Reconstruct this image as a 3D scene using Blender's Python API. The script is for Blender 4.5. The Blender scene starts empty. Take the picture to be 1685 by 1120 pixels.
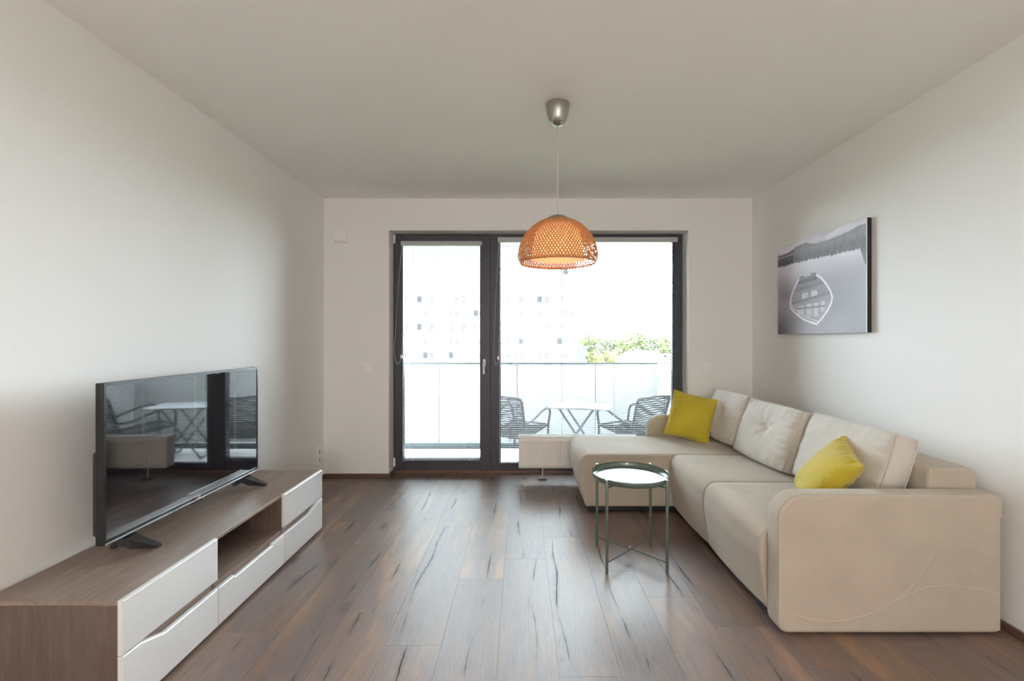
import bpy, bmesh, math, random
import numpy as np
from mathutils import Vector, Matrix, noise

PI = math.pi
random.seed(7)
SC = bpy.context.scene
COL = SC.collection

# ------------------------------------------------------------------ camera
F = 765.0                      # focal length in pixels of the 1685 px frame
CX, CY, CZ = 858.0, 557.0, 1.30
cam_d = bpy.data.cameras.new('camera')
cam = bpy.data.objects.new('camera', cam_d); COL.objects.link(cam)
cam.location = (0, 0, CZ); cam.rotation_euler = (PI/2, 0, 0)
cam_d.sensor_width = 36.0; cam_d.lens = F/1685*36
cam_d.shift_x = (842.5-CX)/1685; cam_d.shift_y = (CY-560)/1685
cam_d.clip_start = 0.05; cam_d.clip_end = 1000
SC.camera = cam

# ------------------------------------------------------------------ light and exposure
world = bpy.data.worlds.new('sky'); SC.world = world
world.use_nodes = True
bg = world.node_tree.nodes['Background']
bg.inputs['Color'].default_value = (0.80, 0.91, 1.0, 1)
bg.inputs['Strength'].default_value = 30.0

def area(name, loc, rot, sx, sy, power, color):
    d = bpy.data.lights.new(name, 'AREA'); d.shape = 'RECTANGLE'
    d.size = sx; d.size_y = sy; d.energy = power; d.color = color
    o = bpy.data.objects.new(name, d); COL.objects.link(o)
    o.location = loc; o.rotation_euler = rot
    return o
# added fill panel under the ceiling behind the camera, unseen
area('rear_fill_area', (0.1, -2.6, 2.56), (0, 0, 0), 2.4, 1.6, 42, (1.0, 0.97, 0.93))
# added unseen point fill, brightens the ceiling and back wall
rear_fill = bpy.data.lights.new('rear_fill_point', 'POINT'); rear_fill.energy = 120; rear_fill.color = (1.0, 0.95, 0.89); rear_fill.shadow_soft_size = .22
rear_fill_o = bpy.data.objects.new('rear_fill_point', rear_fill); COL.objects.link(rear_fill_o); rear_fill_o.location = (0.3, -2.8, 1.25)

vs = SC.view_settings
SC.display_settings.display_device = 'sRGB'
vs.view_transform = 'Standard'; vs.look = 'None'; vs.gamma = 1.0
vs.use_curve_mapping = False
vs.exposure = 0.15
SC.cycles.max_bounces = 14; SC.cycles.diffuse_bounces = 8
SC.cycles.glossy_bounces = 5; SC.cycles.transparent_max_bounces = 16
SC.cycles.caustics_reflective = False; SC.cycles.caustics_refractive = False
SC.cycles.sample_clamp_indirect = 8

# ------------------------------------------------------------------ materials
def lin(c):
    return tuple(((v/255)/12.92 if v/255 <= .04045 else ((v/255+.055)/1.055)**2.4) for v in c)
class NT:
    def __init__(s, name):
        s.m = bpy.data.materials.new(name); s.m.use_nodes = True
        s.t = s.m.node_tree; s.n = s.t.nodes; s.b = s.n['Principled BSDF']
    def node(s, typ, **kw):
        n = s.n.new(typ)
        for k, v in kw.items(): setattr(n, k, v)
        return n
    def link(s, a, b): s.t.links.new(a, b)
    def coords(s, scale=(1, 1, 1), out='Object', off=None):
        tc = s.node('ShaderNodeTexCoord'); mp = s.node('ShaderNodeMapping')
        mp.inputs['Scale'].default_value = scale
        if off is not None:
            ad = s.node('ShaderNodeVectorMath', operation='ADD')
            s.link(tc.outputs[out], ad.inputs[0]); s.link(off, ad.inputs[1]); s.link(ad.outputs[0], mp.inputs['Vector'])
        else:
            s.link(tc.outputs[out], mp.inputs['Vector'])
        return mp.outputs[0]
    def noise(s, vec, scale=5, detail=3, rough=.5, dist=0):
        n = s.node('ShaderNodeTexNoise'); n.inputs['Scale'].default_value = scale
        n.inputs['Detail'].default_value = detail; n.inputs['Roughness'].default_value = rough
        n.inputs['Distortion'].default_value = dist
        s.link(vec, n.inputs['Vector']); return n.outputs['Fac']
    def ramp(s, fac, stops):
        r = s.node('ShaderNodeValToRGB'); e = r.color_ramp.elements
        while len(e) < len(stops): e.new(.5)
        for el, (p, c) in zip(e, stops):
            el.position = p; el.color = tuple(c)+(1,) if len(c) == 3 else c
        s.link(fac, r.inputs[0]); return r.outputs[0]
    def mix(s, fac, a, b, blend='MIX'):
        m = s.node('ShaderNodeMix', data_type='RGBA', blend_type=blend)
        for sock, v in ((m.inputs[0], fac), (m.inputs[6], a), (m.inputs[7], b)):
            if isinstance(v, (int, float)): sock.default_value = v
            elif isinstance(v, tuple): sock.default_value = v+(1,) if len(v) == 3 else v
            else: s.link(v, sock)
        return m.outputs[2]
    def bump(s, h, strength=.2, dist=.01):
        b = s.node('ShaderNodeBump'); b.inputs['Strength'].default_value = strength
        b.inputs['Distance'].default_value = dist
        s.link(h, b.inputs['Height']); s.link(b.outputs[0], s.b.inputs['Normal'])
    def set(s, **kw):
        for k, v in kw.items():
            i = s.b.inputs[k.replace('_', ' ')]
            if isinstance(v, tuple): v = v+(1,) if len(v) == 3 else v
            if isinstance(v, (int, float, tuple)): i.default_value = v
            else: s.link(v, i)
        return s

def plain(name, col, rough=.5, metal=0, var=.04, scale=20, bump=0, spec=.5, coat=0):
    t = NT(name)
    f = t.noise(t.coords(), scale, 3)
    a = tuple(max(0, c*(1-var)) for c in col); b = tuple(min(1, c*(1+var)) for c in col)
    t.set(Base_Color=t.ramp(f, [(.3, a), (.7, b)]), Roughness=rough, Metallic=metal, Specular_IOR_Level=spec, Coat_Weight=coat)
    if bump: t.bump(f, bump, .002)
    return t.m

def fabric(name, col, weave=900, var=.07, rough=.9, sheen=.25, bump=.25):
    t = NT(name)
    v = t.coords()
    big = t.noise(v, 6, 3)
    fine = t.noise(v, weave*.35, 2, .6)
    mid = t.noise(t.coords((1, 1, 6)), 120, 2)
    a = tuple(c*(1-var) for c in col); b = tuple(min(1, c*(1+var)) for c in col)
    c1 = t.ramp(big, [(.35, a), (.65, b)])
    c2 = t.mix(.35, c1, t.ramp(fine, [(.35, tuple(x*.72 for x in col)), (.65, tuple(min(1, x*1.22) for x in col))]))
    c3 = t.mix(.12, c2, t.ramp(mid, [(.4, tuple(x*.7 for x in col)), (.6, tuple(min(1, x*1.2) for x in col))]))
    t.set(Base_Color=c3, Roughness=rough, Sheen_Weight=sheen, Sheen_Roughness=.5, Specular_IOR_Level=.2)
    t.bump(fine, bump, .0015)
    return t.m

def wallpaint(name, col, bump=.08):
    t = NT(name); v = t.coords()
    f = t.noise(v, 140, 4); g = t.noise(v, 1.3, 2)
    t.set(Base_Color=t.ramp(g, [(.3, tuple(c*.985 for c in col)), (.7, col)]), Roughness=.85, Specular_IOR_Level=.25)
    t.bump(f, bump, .002)
    return t.m

def walnut(name, axis=1, base=(.250, .185, .152)):
    t = NT(name)
    sc = [22, 22, 22]; sc[axis] = 1.3
    sc2 = [5, 5, 5]; sc2[axis] = .8
    f = t.noise(t.coords(tuple(sc)), 3.2, 5, .6, .4)
    fine = t.noise(t.coords(tuple(x*6 for x in sc)), 3, 3, .6)
    g = t.noise(t.coords(tuple(sc2)), 2.0, 3, .5, .8)
    d = tuple(c*.62 for c in base); l = tuple(c*1.55 for c in base)
    c = t.ramp(f, [(.25, d), (.5, base), (.75, l)])
    c = t.mix(.35, c, t.ramp(g, [(.3, tuple(x*.6 for x in base)), (.7, tuple(x*1.5 for x in base))]))
    c = t.mix(.25, c, t.ramp(fine, [(.35, d), (.65, l)]))
    t.set(Base_Color=c, Roughness=.42, Specular_IOR_Level=.45)
    t.bump(fine, .12, .001)
    return t.m

def plank_mat():
    t = NT('plank_oak')
    oi = t.node('ShaderNodeObjectInfo')
    sc = t.node('ShaderNodeVectorMath', operation='SCALE'); sc.inputs[3].default_value = 1
    cmb = t.node('ShaderNodeCombineXYZ')
    for i, k in enumerate((37.0, 91.0, 13.0)):
        mm = t.node('ShaderNodeMath', operation='MULTIPLY'); mm.inputs[1].default_value = k
        t.link(oi.outputs['Random'], mm.inputs[0]); t.link(mm.outputs[0], cmb.inputs[i])
    off = cmb.outputs[0]
    vb = t.coords((5.5, .75, 1), off=off)
    band = t.noise(vb, 1.5, 2, .5, .6)
    cloud = t.noise(t.coords((9, 2.2, 1), off=off), 1.4, 3, .55, 1.2)
    grain = t.noise(t.coords((60, 3.0, 1), off=off), 2.0, 5, .65, .8)
    fine = t.noise(t.coords((260, 10, 1), off=off), 2.0, 3, .6)
    c = t.ramp(band, [(.30, (.145, .115, .120)), (.45, (.185, .135, .126)), (.56, (.22, .142, .102)), (.70, (.36, .205, .115))])
    c = t.mix(t.ramp(cloud, [(.42, (0, 0, 0)), (.68, (.65, .65, .65))]), c, (.125, .105, .115))
    c = t.mix(.40, c, t.ramp(grain, [(.30, (.045, .036, .034)), (.55, (.135, .090, .070)), (.8, (.25, .165, .125))]))
    c = t.mix(.18, c, t.ramp(fine, [(.35, (.03, .025, .022)), (.65, (.24, .17, .135))]))
    # one or two long jagged splits running down each board
    tcx_ = t.node('ShaderNodeTexCoord'); sep = t.node('ShaderNodeSeparateXYZ'); t.link(tcx_.outputs['Object'], sep.inputs[0])
    def mth(op, a_, b_=None, c_=None):
        n_ = t.node('ShaderNodeMath', operation=op)
        for i_, v_ in enumerate((a_, b_, c_)):
            if v_ is None: continue
            if isinstance(v_, (int, float)): n_.inputs[i_].default_value = v_
            else: t.link(v_, n_.inputs[i_])
        return n_.outputs[0]
    def n1(ky, seed, det=1):
        cc = t.node('ShaderNodeCombineXYZ'); t.link(mth('MULTIPLY', sep.outputs['Y'], ky), cc.inputs[1])
        t.link(mth('MULTIPLY_ADD', oi.outputs['Random'], 50+seed, seed), cc.inputs[0])
        return t.noise(cc.outputs[0], 1.0, det, .5)
    def split(seed, gate0):
        pos = mth('MULTIPLY_ADD', mth('FRACT', mth('MULTIPLY', oi.outputs['Random'], 7.13+seed)), .17, .035)
        wob = mth('ADD', mth('MULTIPLY_ADD', n1(1.1, seed+1), .15, -.075), mth('MULTIPLY_ADD', n1(28, seed+2, 3), .012, -.006))
        d_ = mth('ABSOLUTE', mth('SUBTRACT', mth('SUBTRACT', sep.outputs['X'], pos), wob))
        mrw = t.node('ShaderNodeMapRange'); mrw.inputs['From Min'].default_value = gate0; mrw.inputs['From Max'].default_value = gate0+.22
        mrw.inputs['To Min'].default_value = 0; mrw.inputs['To Max'].default_value = .0030
        t.link(n1(3.2, seed+4, 3), mrw.inputs['Value'])
        wd = mrw.outputs[0]
        core = t.node('ShaderNodeClamp'); t.link(mth('DIVIDE', mth('SUBTRACT', wd, d_), .0008), core.inputs[0])
        soft = t.node('ShaderNodeClamp'); t.link(mth('MULTIPLY', mth('SUBTRACT', 1.0, mth('DIVIDE', d_, .022)), mth('MULTIPLY', wd, 190.0)), soft.inputs[0])
        return core.outputs[0], soft.outputs[0]
    c1_, h1_ = split(3.0, .455); c2_, h2_ = split(11.0, .58)
    ck = mth('MAXIMUM', c1_, c2_); halo = mth('MAXIMUM', h1_, h2_)
    # soft dark halo around the splits
    c = t.mix(halo, c, (.050, .042, .044))
    c = t.mix(ck, c, (.026, .021, .019))
    # knots
    vo = t.node('ShaderNodeTexVoronoi'); vo.inputs['Scale'].default_value = 1.0
    t.link(t.coords((4.2, 1.7, 1), off=off), vo.inputs['Vector'])
    c = t.mix(t.ramp(vo.outputs['Distance'], [(.03, (.8, .8, .8)), (.16, (0, 0, 0))]), c, (.040, .035, .038))
    # slow variation from board to board
    hv = t.node('ShaderNodeHueSaturation')
    mr = t.node('ShaderNodeMapRange'); mr.inputs['To Min'].default_value = 1.18; mr.inputs['To Max'].default_value = 1.5
    t.link(oi.outputs['Random'], mr.inputs['Value']); t.link(mr.outputs[0], hv.inputs['Value'])
    hv.inputs['Saturation'].default_value = 1.0
    t.link(c, hv.inputs['Color'])
    rr = t.node('ShaderNodeMapRange'); rr.inputs['To Min'].default_value = .30; rr.inputs['To Max'].default_value = .46
    t.link(grain, rr.inputs['Value'])
    rgh = t.mix(ck, rr.outputs[0], (.9, .9, .9)); spc = t.mix(ck, (.62, .62, .62), (.05, .05, .05))
    t.set(Base_Color=hv.outputs[0], Roughness=rgh, Specular_IOR_Level=spc)
    hb = t.node('ShaderNodeMath', operation='MULTIPLY_ADD'); hb.inputs[1].default_value = -1.5
    t.link(ck, hb.inputs[0]); t.link(grain, hb.inputs[2])
    t.bump(hb.outputs[0], .22, .002)
    return t.m

def glass_mat():
    m = bpy.data.materials.new('window_glass'); m.use_nodes = True
    n = m.node_tree.nodes; l = m.node_tree.links; n.clear()
    o = n.new('ShaderNodeOutputMaterial'); mx = n.new('ShaderNodeMixShader')
    tr = n.new('ShaderNodeBsdfTransparent'); tr.inputs[0].default_value = (.95, .97, .96, 1)
    gl = n.new('ShaderNodeBsdfGlossy'); gl.inputs['Roughness'].default_value = .01
    fr = n.new('ShaderNodeFresnel'); fr.inputs[0].default_value = 1.45
    l.new(fr.outputs[0], mx.inputs[0]); l.new(tr.outputs[0], mx.inputs[1]); l.new(gl.outputs[0], mx.inputs[2])
    l.new(mx.outputs[0], o.inputs[0]); return m

def translucent(name, col, fac=.5, rough=.5, emit=None):
    m = bpy.data.materials.new(name); m.use_nodes = True
    n = m.node_tree.nodes; l = m.node_tree.links
    b = n['Principled BSDF']; b.inputs['Base Color'].default_value = col+(1,); b.inputs['Roughness'].default_value = rough
    tx = n.new('ShaderNodeTexNoise'); tx.inputs['Scale'].default_value = 60
    tc = n.new('ShaderNodeTexCoord'); l.new(tc.outputs['Object'], tx.inputs['Vector'])
    rp = n.new('ShaderNodeValToRGB')
    rp.color_ramp.elements[0].color = tuple(c*.88 for c in col)+(1,); rp.color_ramp.elements[1].color = tuple(min(1, c*1.08) for c in col)+(1,)
    l.new(tx.outputs['Fac'], rp.inputs[0]); l.new(rp.outputs[0], b.inputs['Base Color'])
    t = n.new('ShaderNodeBsdfTranslucent'); l.new(rp.outputs[0], t.inputs[0])
    mx = n.new('ShaderNodeMixShader'); mx.inputs[0].default_value = fac
    l.new(b.outputs[0], mx.inputs[1]); l.new(t.outputs[0], mx.inputs[2])
    l.new(mx.outputs[0], n['Material Output'].inputs[0])
    if emit:
        b.inputs['Emission Color'].default_value = emit[0]+(1,); b.inputs['Emission Strength'].default_value = emit[1]
    return m

M = {}
M['wall'] = wallpaint('wall_paint', (.86, .857, .846))
M['ceil'] = wallpaint('ceiling_paint', (.93, .927, .912))
M['plank'] = plank_mat()
M['screed'] = plain('floor_underlay', (.03, .025, .022), .8)
M['base'] = walnut('baseboard_wood', 0, (.135, .080, .058))
M['base_y'] = walnut('baseboard_wood_lengthwise', 1, (.135, .080, .058))
M['frame'] = plain('anthracite_frame', (.056, .054, .070), .42, var=.05, scale=60, bump=.05)
M['gasket'] = plain('rubber_gasket', (.02, .02, .022), .7)
M['glass'] = glass_mat()
M['slat'] = translucent('blind_slat', (.11, .11, .115), .05, .45)
M['alu'] = plain('blind_rail', (.46, .46, .48), .45, var=.03)
M['cord'] = plain('blind_cord', (.62, .61, .62), .7)
M['handle'] = plain('brushed_handle', (.72, .72, .74), .3, metal=.6)
M['plastic'] = plain('white_plastic', (.90, .89, .90), .35, var=.02)
M['radiator'] = plain('radiator_enamel', (.86, .83, .79), .35, var=.02)
M['walnut'] = walnut('walnut_board', 1)
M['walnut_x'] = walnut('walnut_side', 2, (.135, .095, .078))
M['front'] = plain('white_lacquer', (.74, .74, .745), .28, var=.01, coat=.2)
M['tvblack'] = plain('tv_black_plastic', (.012, .012, .013), .25, var=.05)
M['tvrear'] = plain('tv_rear_plastic', (.02, .02, .021), .5, var=.05)
M['screen'] = plain('tv_screen', (.006, .006, .008), .035, var=.02, spec=.9, coat=1)
M['screen'].node_tree.nodes['Principled BSDF'].inputs['Coat IOR'].default_value = 2.0
M['silver'] = plain('silver_trim', (.85, .85, .86), .18, metal=1)
M['fabric'] = fabric('sofa_fabric', (.475, .412, .333))
M['cushion'] = fabric('cushion_fabric', (.60, .56, .505), bump=.2)
M['piping'] = fabric('piping_fabric', (.54, .475, .40))
M['yellow'] = fabric('mustard_velvet', (.52, .40, .032), var=.12, sheen=.35, rough=.75)
M['foot'] = plain('black_foot', (.01, .01, .01), .5)
M['green'] = plain('sage_green_metal', (.085, .125, .105), .30, var=.03, coat=.3)
M['tray'] = plain('sage_green_tray', (.085, .125, .105), .22, var=.03, coat=1.0)
M['steel'] = plain('brushed_steel', (.45, .44, .42), .28, metal=1, var=.06)
M['bamboo'] = translucent('bamboo_strip', (.70, .40, .17), .35, .5)
M['lampshade'] = translucent('lamp_diffuser', (.85, .55, .32), .4, .6, emit=((1.0, .62, .34), .70))
M['bulb'] = None
M['print_edge'] = plain('canvas_edge', (.018, .018, .02), .4, var=.2)
M['chair'] = plain('charcoal_steel', (.008, .008, .010), .5, spec=.2)
M['cordblk'] = plain('charcoal_cord', (.008, .008, .010), .6, spec=.15)
M['tabletop'] = plain('pale_table_top', (.15, .155, .16), .35)
M['tableleg'] = plain('grey_table_leg', (.06, .06, .062), .5, spec=.2)
M['parapet'] = translucent('frosted_panel', (.32, .32, .322), .45, .3)
M['rail'] = plain('rail_grey', (.03, .03, .033), .5, spec=.2)
M['concrete'] = plain('balcony_tile', (.74, .74, .73), .7, var=.05)
M['curb'] = plain('dark_curb', (.022, .030, .032), .6, spec=.2)
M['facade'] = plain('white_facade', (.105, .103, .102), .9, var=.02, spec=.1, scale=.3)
M['winrose'] = plain('rose_window', (.062, .026, .021), .6, spec=.1)
M['winpale'] = plain('pale_window', (.050, .048, .050), .6, spec=.1)
M['windark'] = plain('dark_window', (.012, .012, .014), .3, spec=.1)
M['roofdark'] = plain('dark_slate_roof', (.018, .030, .032), .8)
M['rooflight'] = plain('white_roof', (.75, .74, .72), .8)
M['bark'] = plain('bark', (.09, .07, .05), .9)
M['ground'] = plain('meadow', (.12, .14, .07), .95, var=.2, scale=.1)
def leafmat(name, a, b):
    t = NT(name); f = t.noise(t.coords(), .9, 3)
    t.set(Base_Color=t.ramp(f, [(.35, a), (.65, b)]), Roughness=.7); return t.m
M['leafA'] = leafmat('foliage_light', (.075, .095, .020), (.15, .175, .05))
M['leafB'] = leafmat('foliage_mid', (.05, .07, .025), (.12, .14, .055))
M['leafC'] = leafmat('foliage_yellow', (.10, .115, .012), (.18, .19, .03))

# ------------------------------------------------------------------ object helpers
def wloc(o):
    v = Vector((0, 0, 0))
    while o is not None:
        v = v+o.location; o = o.parent
    return v
def add(name, bm, mat, parent=None, smooth=False, label=None, kind=None, local=False, autosmooth=None):
    """link a bmesh built in world coordinates (local=True: in its parent's own) as one mesh object"""
    if parent is not None and not local:
        bmesh.ops.translate(bm, verts=bm.verts, vec=-wloc(parent))
    me = bpy.data.meshes.new(name)
    if autosmooth is not None:
        bm.normal_update()
        for f in bm.faces: f.smooth = len(f.verts) < 13
        for e in bm.edges:
            if len(e.link_faces) == 2 and e.calc_face_angle(0) > math.radians(autosmooth): e.smooth = False
            elif len(e.link_faces) != 2: e.smooth = False
    bm.to_mesh(me); bm.free()
    for m in (mat if isinstance(mat, (list, tuple)) else [mat]): me.materials.append(m)
    if smooth: me.polygons.foreach_set('use_smooth', [True]*len(me.polygons))
    o = bpy.data.objects.new(name, me); COL.objects.link(o)
    if parent is not None: o.parent = parent
    if label: o['label'] = label
    if kind: o['kind'] = kind
    return o
def thing(name, label, cat, loc=(0, 0, 0), group=None):
    o = bpy.data.objects.new(name, None); COL.objects.link(o); o.location = loc
    o.empty_display_size = .1
    o['label'] = label; o['category'] = cat
    if group: o['group'] = group
    return o
def tag(o, label, cat, group=None, kind=None):
    o['label'] = label; o['category'] = cat
    if group: o['group'] = group
    if kind: o['kind'] = kind
    return o
def struct(name, bm, mat, label, cat='structure', **kw):
    o = add(name, bm, mat, **kw); o['kind'] = 'structure'; o['label'] = label; o['category'] = cat
    return o
def recentre(o):
    """put a top-level mesh's origin at the bottom centre of its box"""
    vs_ = [v.co for v in o.data.vertices]
    c = Vector(((min(v.x for v in vs_)+max(v.x for v in vs_))/2, (min(v.y for v in vs_)+max(v.y for v in vs_))/2, min(v.z for v in vs_)))
    o.data.transform(Matrix.Translation(-c)); o.location = c
    return o

def box(bm, x0, x1, y0, y1, z0, z1, bev=0, seg=2):
    r = bmesh.ops.create_cube(bm, size=1)['verts']
    for v in r:
        v.co = Vector((x0+(v.co.x+.5)*(x1-x0), y0+(v.co.y+.5)*(y1-y0), z0+(v.co.z+.5)*(z1-z0)))
    if bev:
        es = list({e for v in r for e in v.link_edges})
        bmesh.ops.bevel(bm, geom=es, offset=bev, segments=seg, profile=.5, affect='EDGES')
    return bm
def B(*a, **k): return box(bmesh.new(), *a, **k)
def tube(bm, pts, r, n=8, closed=False, cap=True):
    pts = [Vector(p) for p in pts]; N = len(pts); rings = []
    prev = None
    for i, p in enumerate(pts):
        if closed: t = pts[(i+1) % N]-pts[(i-1) % N]
        else: t = pts[min(i+1, N-1)]-pts[max(i-1, 0)]
        t = t.normalized() if t.length > 1e-9 else Vector((0, 0, 1))
        if prev is None:
            a = Vector((0, 0, 1)) if abs(t.z) < .9 else Vector((1, 0, 0))
            u = t.cross(a).normalized()
        else:
            u = (prev-t*prev.dot(t)).normalized()
        prev = u; w = t.cross(u)
        rr = r(i/(max(1, N-1))) if callable(r) else r
        rings.append([bm.verts.new(p+u*rr*math.cos(2*PI*k/n)+w*rr*math.sin(2*PI*k/n)) for k in range(n)])
    m = N if closed else N-1
    for i in range(m):
        a, b = rings[i], rings[(i+1) % N]
        for k in range(n):
            bm.faces.new((a[k], a[(k+1) % n], b[(k+1) % n], b[k]))
    if cap and not closed:
        bm.faces.new(rings[0][::-1]); bm.faces.new(rings[-1])
    return bm
def lathe(bm, prof, c, n=48, cap0=True, cap1=True):
    rings = []
    for r, z in prof:
        rings.append([bm.verts.new((c[0]+r*math.cos(2*PI*k/n), c[1]+r*math.sin(2*PI*k/n), c[2]+z)) for k in range(n)])
    for a, b in zip(rings, rings[1:]):
        for k in range(n): bm.faces.new((a[k], a[(k+1) % n], b[(k+1) % n], b[k]))
    if cap0: bm.faces.new(rings[0][::-1])
    if cap1: bm.faces.new(rings[-1])
    return bm
def roundpoly(pts, seg=8):
    """closed 2D outline with rounded corners; pts = [(x, z, radius)]"""
    out = []; N = len(pts)
    for i in range(N):
        p = Vector(pts[i][:2]); a = Vector(pts[i-1][:2]); b = Vector(pts[(i+1) % N][:2]); r = pts[i][2]
        if r <= 0: out.append(p.copy()); continue
        u = (a-p).normalized(); v = (b-p).normalized()
        ang = math.acos(max(-1, min(1, u.dot(v)))); d = r/math.tan(ang/2)
        d = min(d, (a-p).length*.499, (b-p).length*.499); r2 = d*math.tan(ang/2)
        c = p+(u+v).normalized()*(r2/math.sin(ang/2))
        s0 = p+u*d-c; s1 = p+v*d-c
        a0 = math.atan2(s0.y, s0.x); a1 = math.atan2(s1.y, s1.x); da = (a1-a0+PI) % (2*PI)-PI
        for k in range(seg+1):
            t = a0+da*k/seg; out.append(c+Vector((math.cos(t), math.sin(t)))*r2)
    return out
def outline_normals(P):
    N = len(P); area2 = sum(P[i].x*P[(i+1) % N].y-P[(i+1) % N].x*P[i].y for i in range(N))
    s = 1 if area2 > 0 else -1; res = []
    for i in range(N):
        a = (P[i]-P[i-1]); b = (P[(i+1) % N]-P[i])
        n = Vector((0, 0))
        for e in (a, b):
            if e.length > 1e-9: e = e.normalized(); n += Vector((e.y, -e.x))*s
        res.append(n.normalized())
    return res
def rprism(bm, P, y0, y1, r=.012, seg=4, puff=0, mid=8, mask=None, plane='xz'):
    """solid with outline P in XZ, along Y from y0 to y1, rounded ends, mid part puffed out"""
    nrm = outline_normals(P); st = []
    for k in range(seg+1):
        a = PI/2*k/seg; st.append((y0+r*(1-math.cos(a)), -r*(1-math.sin(a))))
    for k in range(1, mid):
        t = k/mid; st.append((y0+r+(y1-y0-2*r)*t, puff*(math.sin(PI*t)**.6)))
    for k in range(seg, -1, -1):
        a = PI/2*k/seg; st.append((y1-r*(1-math.cos(a)), -r*(1-math.sin(a))))
    rings = []
    xm = max(p.x for p in P)
    for y, off in st:
        ring = []
        for p, n in zip(P, nrm):
            o = off*.15 if off < 0 and p.x > xm-.004 and n.x > .9 else off
            if off > 0 and mask: o = off*mask(p)
            q = p+n*o
            ring.append(bm.verts.new((q.x, y, q.y) if plane == 'xz' else (y, q.x, q.y)))
        rings.append(ring)
    N = len(P)
    for a, b in zip(rings, rings[1:]):
        for k in range(N): bm.faces.new((a[k], a[(k+1) % N], b[(k+1) % N], b[k]))
    bm.faces.new(rings[0][::-1]); bm.faces.new(rings[-1])
    bmesh.ops.recalc_face_normals(bm, faces=bm.faces)
    return bm

# ================================================================== ROOM
XL, XR, YB, YF, H = -1.849, 2.160, 4.35, -4.2, 2.61
WX0, WX1, WZ1, WY = -1.24, 1.563, 2.313, 4.50      # opening in the back wall and the plane of its frame
struct('wall_left', B(XL-.15, XL, YF, YB, -.02, H), M['wall'], 'white painted wall behind the television', 'wall')
struct('wall_right', B(XR, XR+.15, YF, YB, -.02, H), M['wall'], 'white painted wall behind the beige sofa', 'wall')
struct('wall_front', B(XL-.15, XR+.15, YF-.15, YF, -.02, H), M['wall'], 'white painted wall at the viewer end of the room', 'wall')
bm = bmesh.new()
box(bm, XL-.15, WX0, YB, YB+.32, -.02, H); box(bm, WX1, XR+.15, YB, YB+.32, -.02, H)
box(bm, WX0, WX1, YB, YB+.32, WZ1, H)
struct('wall_back', bm, M['wall'], 'white painted wall around the wide balcony window', 'wall')
struct('ceiling', B(XL-.15, XR+.15, YF-.15, YB+.32, H, H+.2), M['ceil'], 'plain white ceiling', 'ceiling')
floor = struct('floor', B(XL-.15, XR+.15, YF-.15, YB+.32, -.16, -.012), M['screed'], 'dark brown and grey rustic plank floor', 'floor')

# planks: rows 0.2425 m wide along the room, end joints read from the photograph
PW, PL = .2425, 1.25
joint = {-4: 2.06, -3: 2.94, -2: 2.21, -1: 1.97, 0: 2.52, 1: 2.747, 2: 1.789, 3: 2.60, 4: 2.34, 5: 2.10, 6: 1.83, 7: 2.9, 8: 2.2, 9: 1.7, 10: 2.6, -5: 2.45, -6: 1.7, -7: 2.8}
x0 = -.34
cnt = 0
for r in range(-7, 11):
    a = x0+PW*r; b = a+PW
    ca, cb = max(a, XL), min(b, XR)
    if cb-ca < .01: continue
    y = joint.get(r, 2.0)
    while y > YF: y -= PL
    lim = YB
    if cb > WX0 and ca < WX1: lim = WY
    while y < lim:
        y0, y1 = max(y, YF), min(y+PL, lim)
        if y1-y0 > .01:
            g = .0005
            bm = B(ca+g-ca, cb-g-ca, y0+g-y0, y1-g-y0, -.012, 0)
            o = add('plank', bm, M['plank'], floor, local=True); o.location = (ca, y0, 0); cnt += 1
        y += PL

def bb(name, x0, x1, y0, y1, m, label): struct(name, B(x0, x1, y0, y1, 0, .040, bev=.003, seg=1), m, label, 'baseboard')
bb('baseboard_left', XL, XL+.015, YF, YB, M['base_y'], 'dark brown baseboard along the left wall')
bb('baseboard_right', XR-.015, XR, YF, YB, M['base_y'], 'dark brown baseboard behind the sofa')
bm = bmesh.new(); box(bm, XL+.015, WX0+.015, YB-.015, YB, 0, .040, bev=.003, seg=1)
box(bm, WX0, WX0+.015, YB, WY-.002, 0, .040, bev=.003, seg=1)
struct('baseboard_back', bm, M['base'], 'dark brown baseboard left of the balcony door', 'baseboard')
bm = bmesh.new(); box(bm, WX1-.015, XR-.015, YB-.015, YB, 0, .040, bev=.003, seg=1)
box(bm, WX1-.015, WX1, YB, WY-.002, 0, .040, bev=.003, seg=1)
struct('baseboard_corner', bm, M['base'], 'dark brown baseboard in the corner behind the sofa', 'baseboard')
struct('trim_1', B(WX0+.015, WX1-.015, WY-.018, WY, 0, .030, bev=.003, seg=1), M['base'], 'brown strip under the balcony door frame', 'trim')

# ---- window: frame, door leaf, fixed pane
def U(px): return (px-CX)*WY/F
def V(py): return CZ-(py-CY)*WY/F
win = thing('window_1', 'wide anthracite window frame with fixed pane right of the balcony door', 'window', (0, WY, 0)); win['kind'] = 'structure'
FD = .09
dz0, dz1 = .0, WZ1
def ringframe(x0, x1, z0, z1, wl, wr, wb, wt, y0, y1, bev=.003):
    bm = bmesh.new()
    if wl: box(bm, x0, x0+wl, y0, y1, z0, z1, bev=bev, seg=1)
    if wr: box(bm, x1-wr, x1, y0, y1, z0, z1, bev=bev, seg=1)
    if wb: box(bm, x0+wl, x1-wr, y0, y1, z0, z0+wb, bev=bev, seg=1)
    if wt: box(bm, x0+wl, x1-wr, y0, y1, z1-wt, z1, bev=bev, seg=1)
    return bm
# outer frame
add('frame', ringframe(WX0, WX1, .0, WZ1, .02, .085, .055, .05, WY+.012, WY+.10), M['frame'], win)
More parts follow.
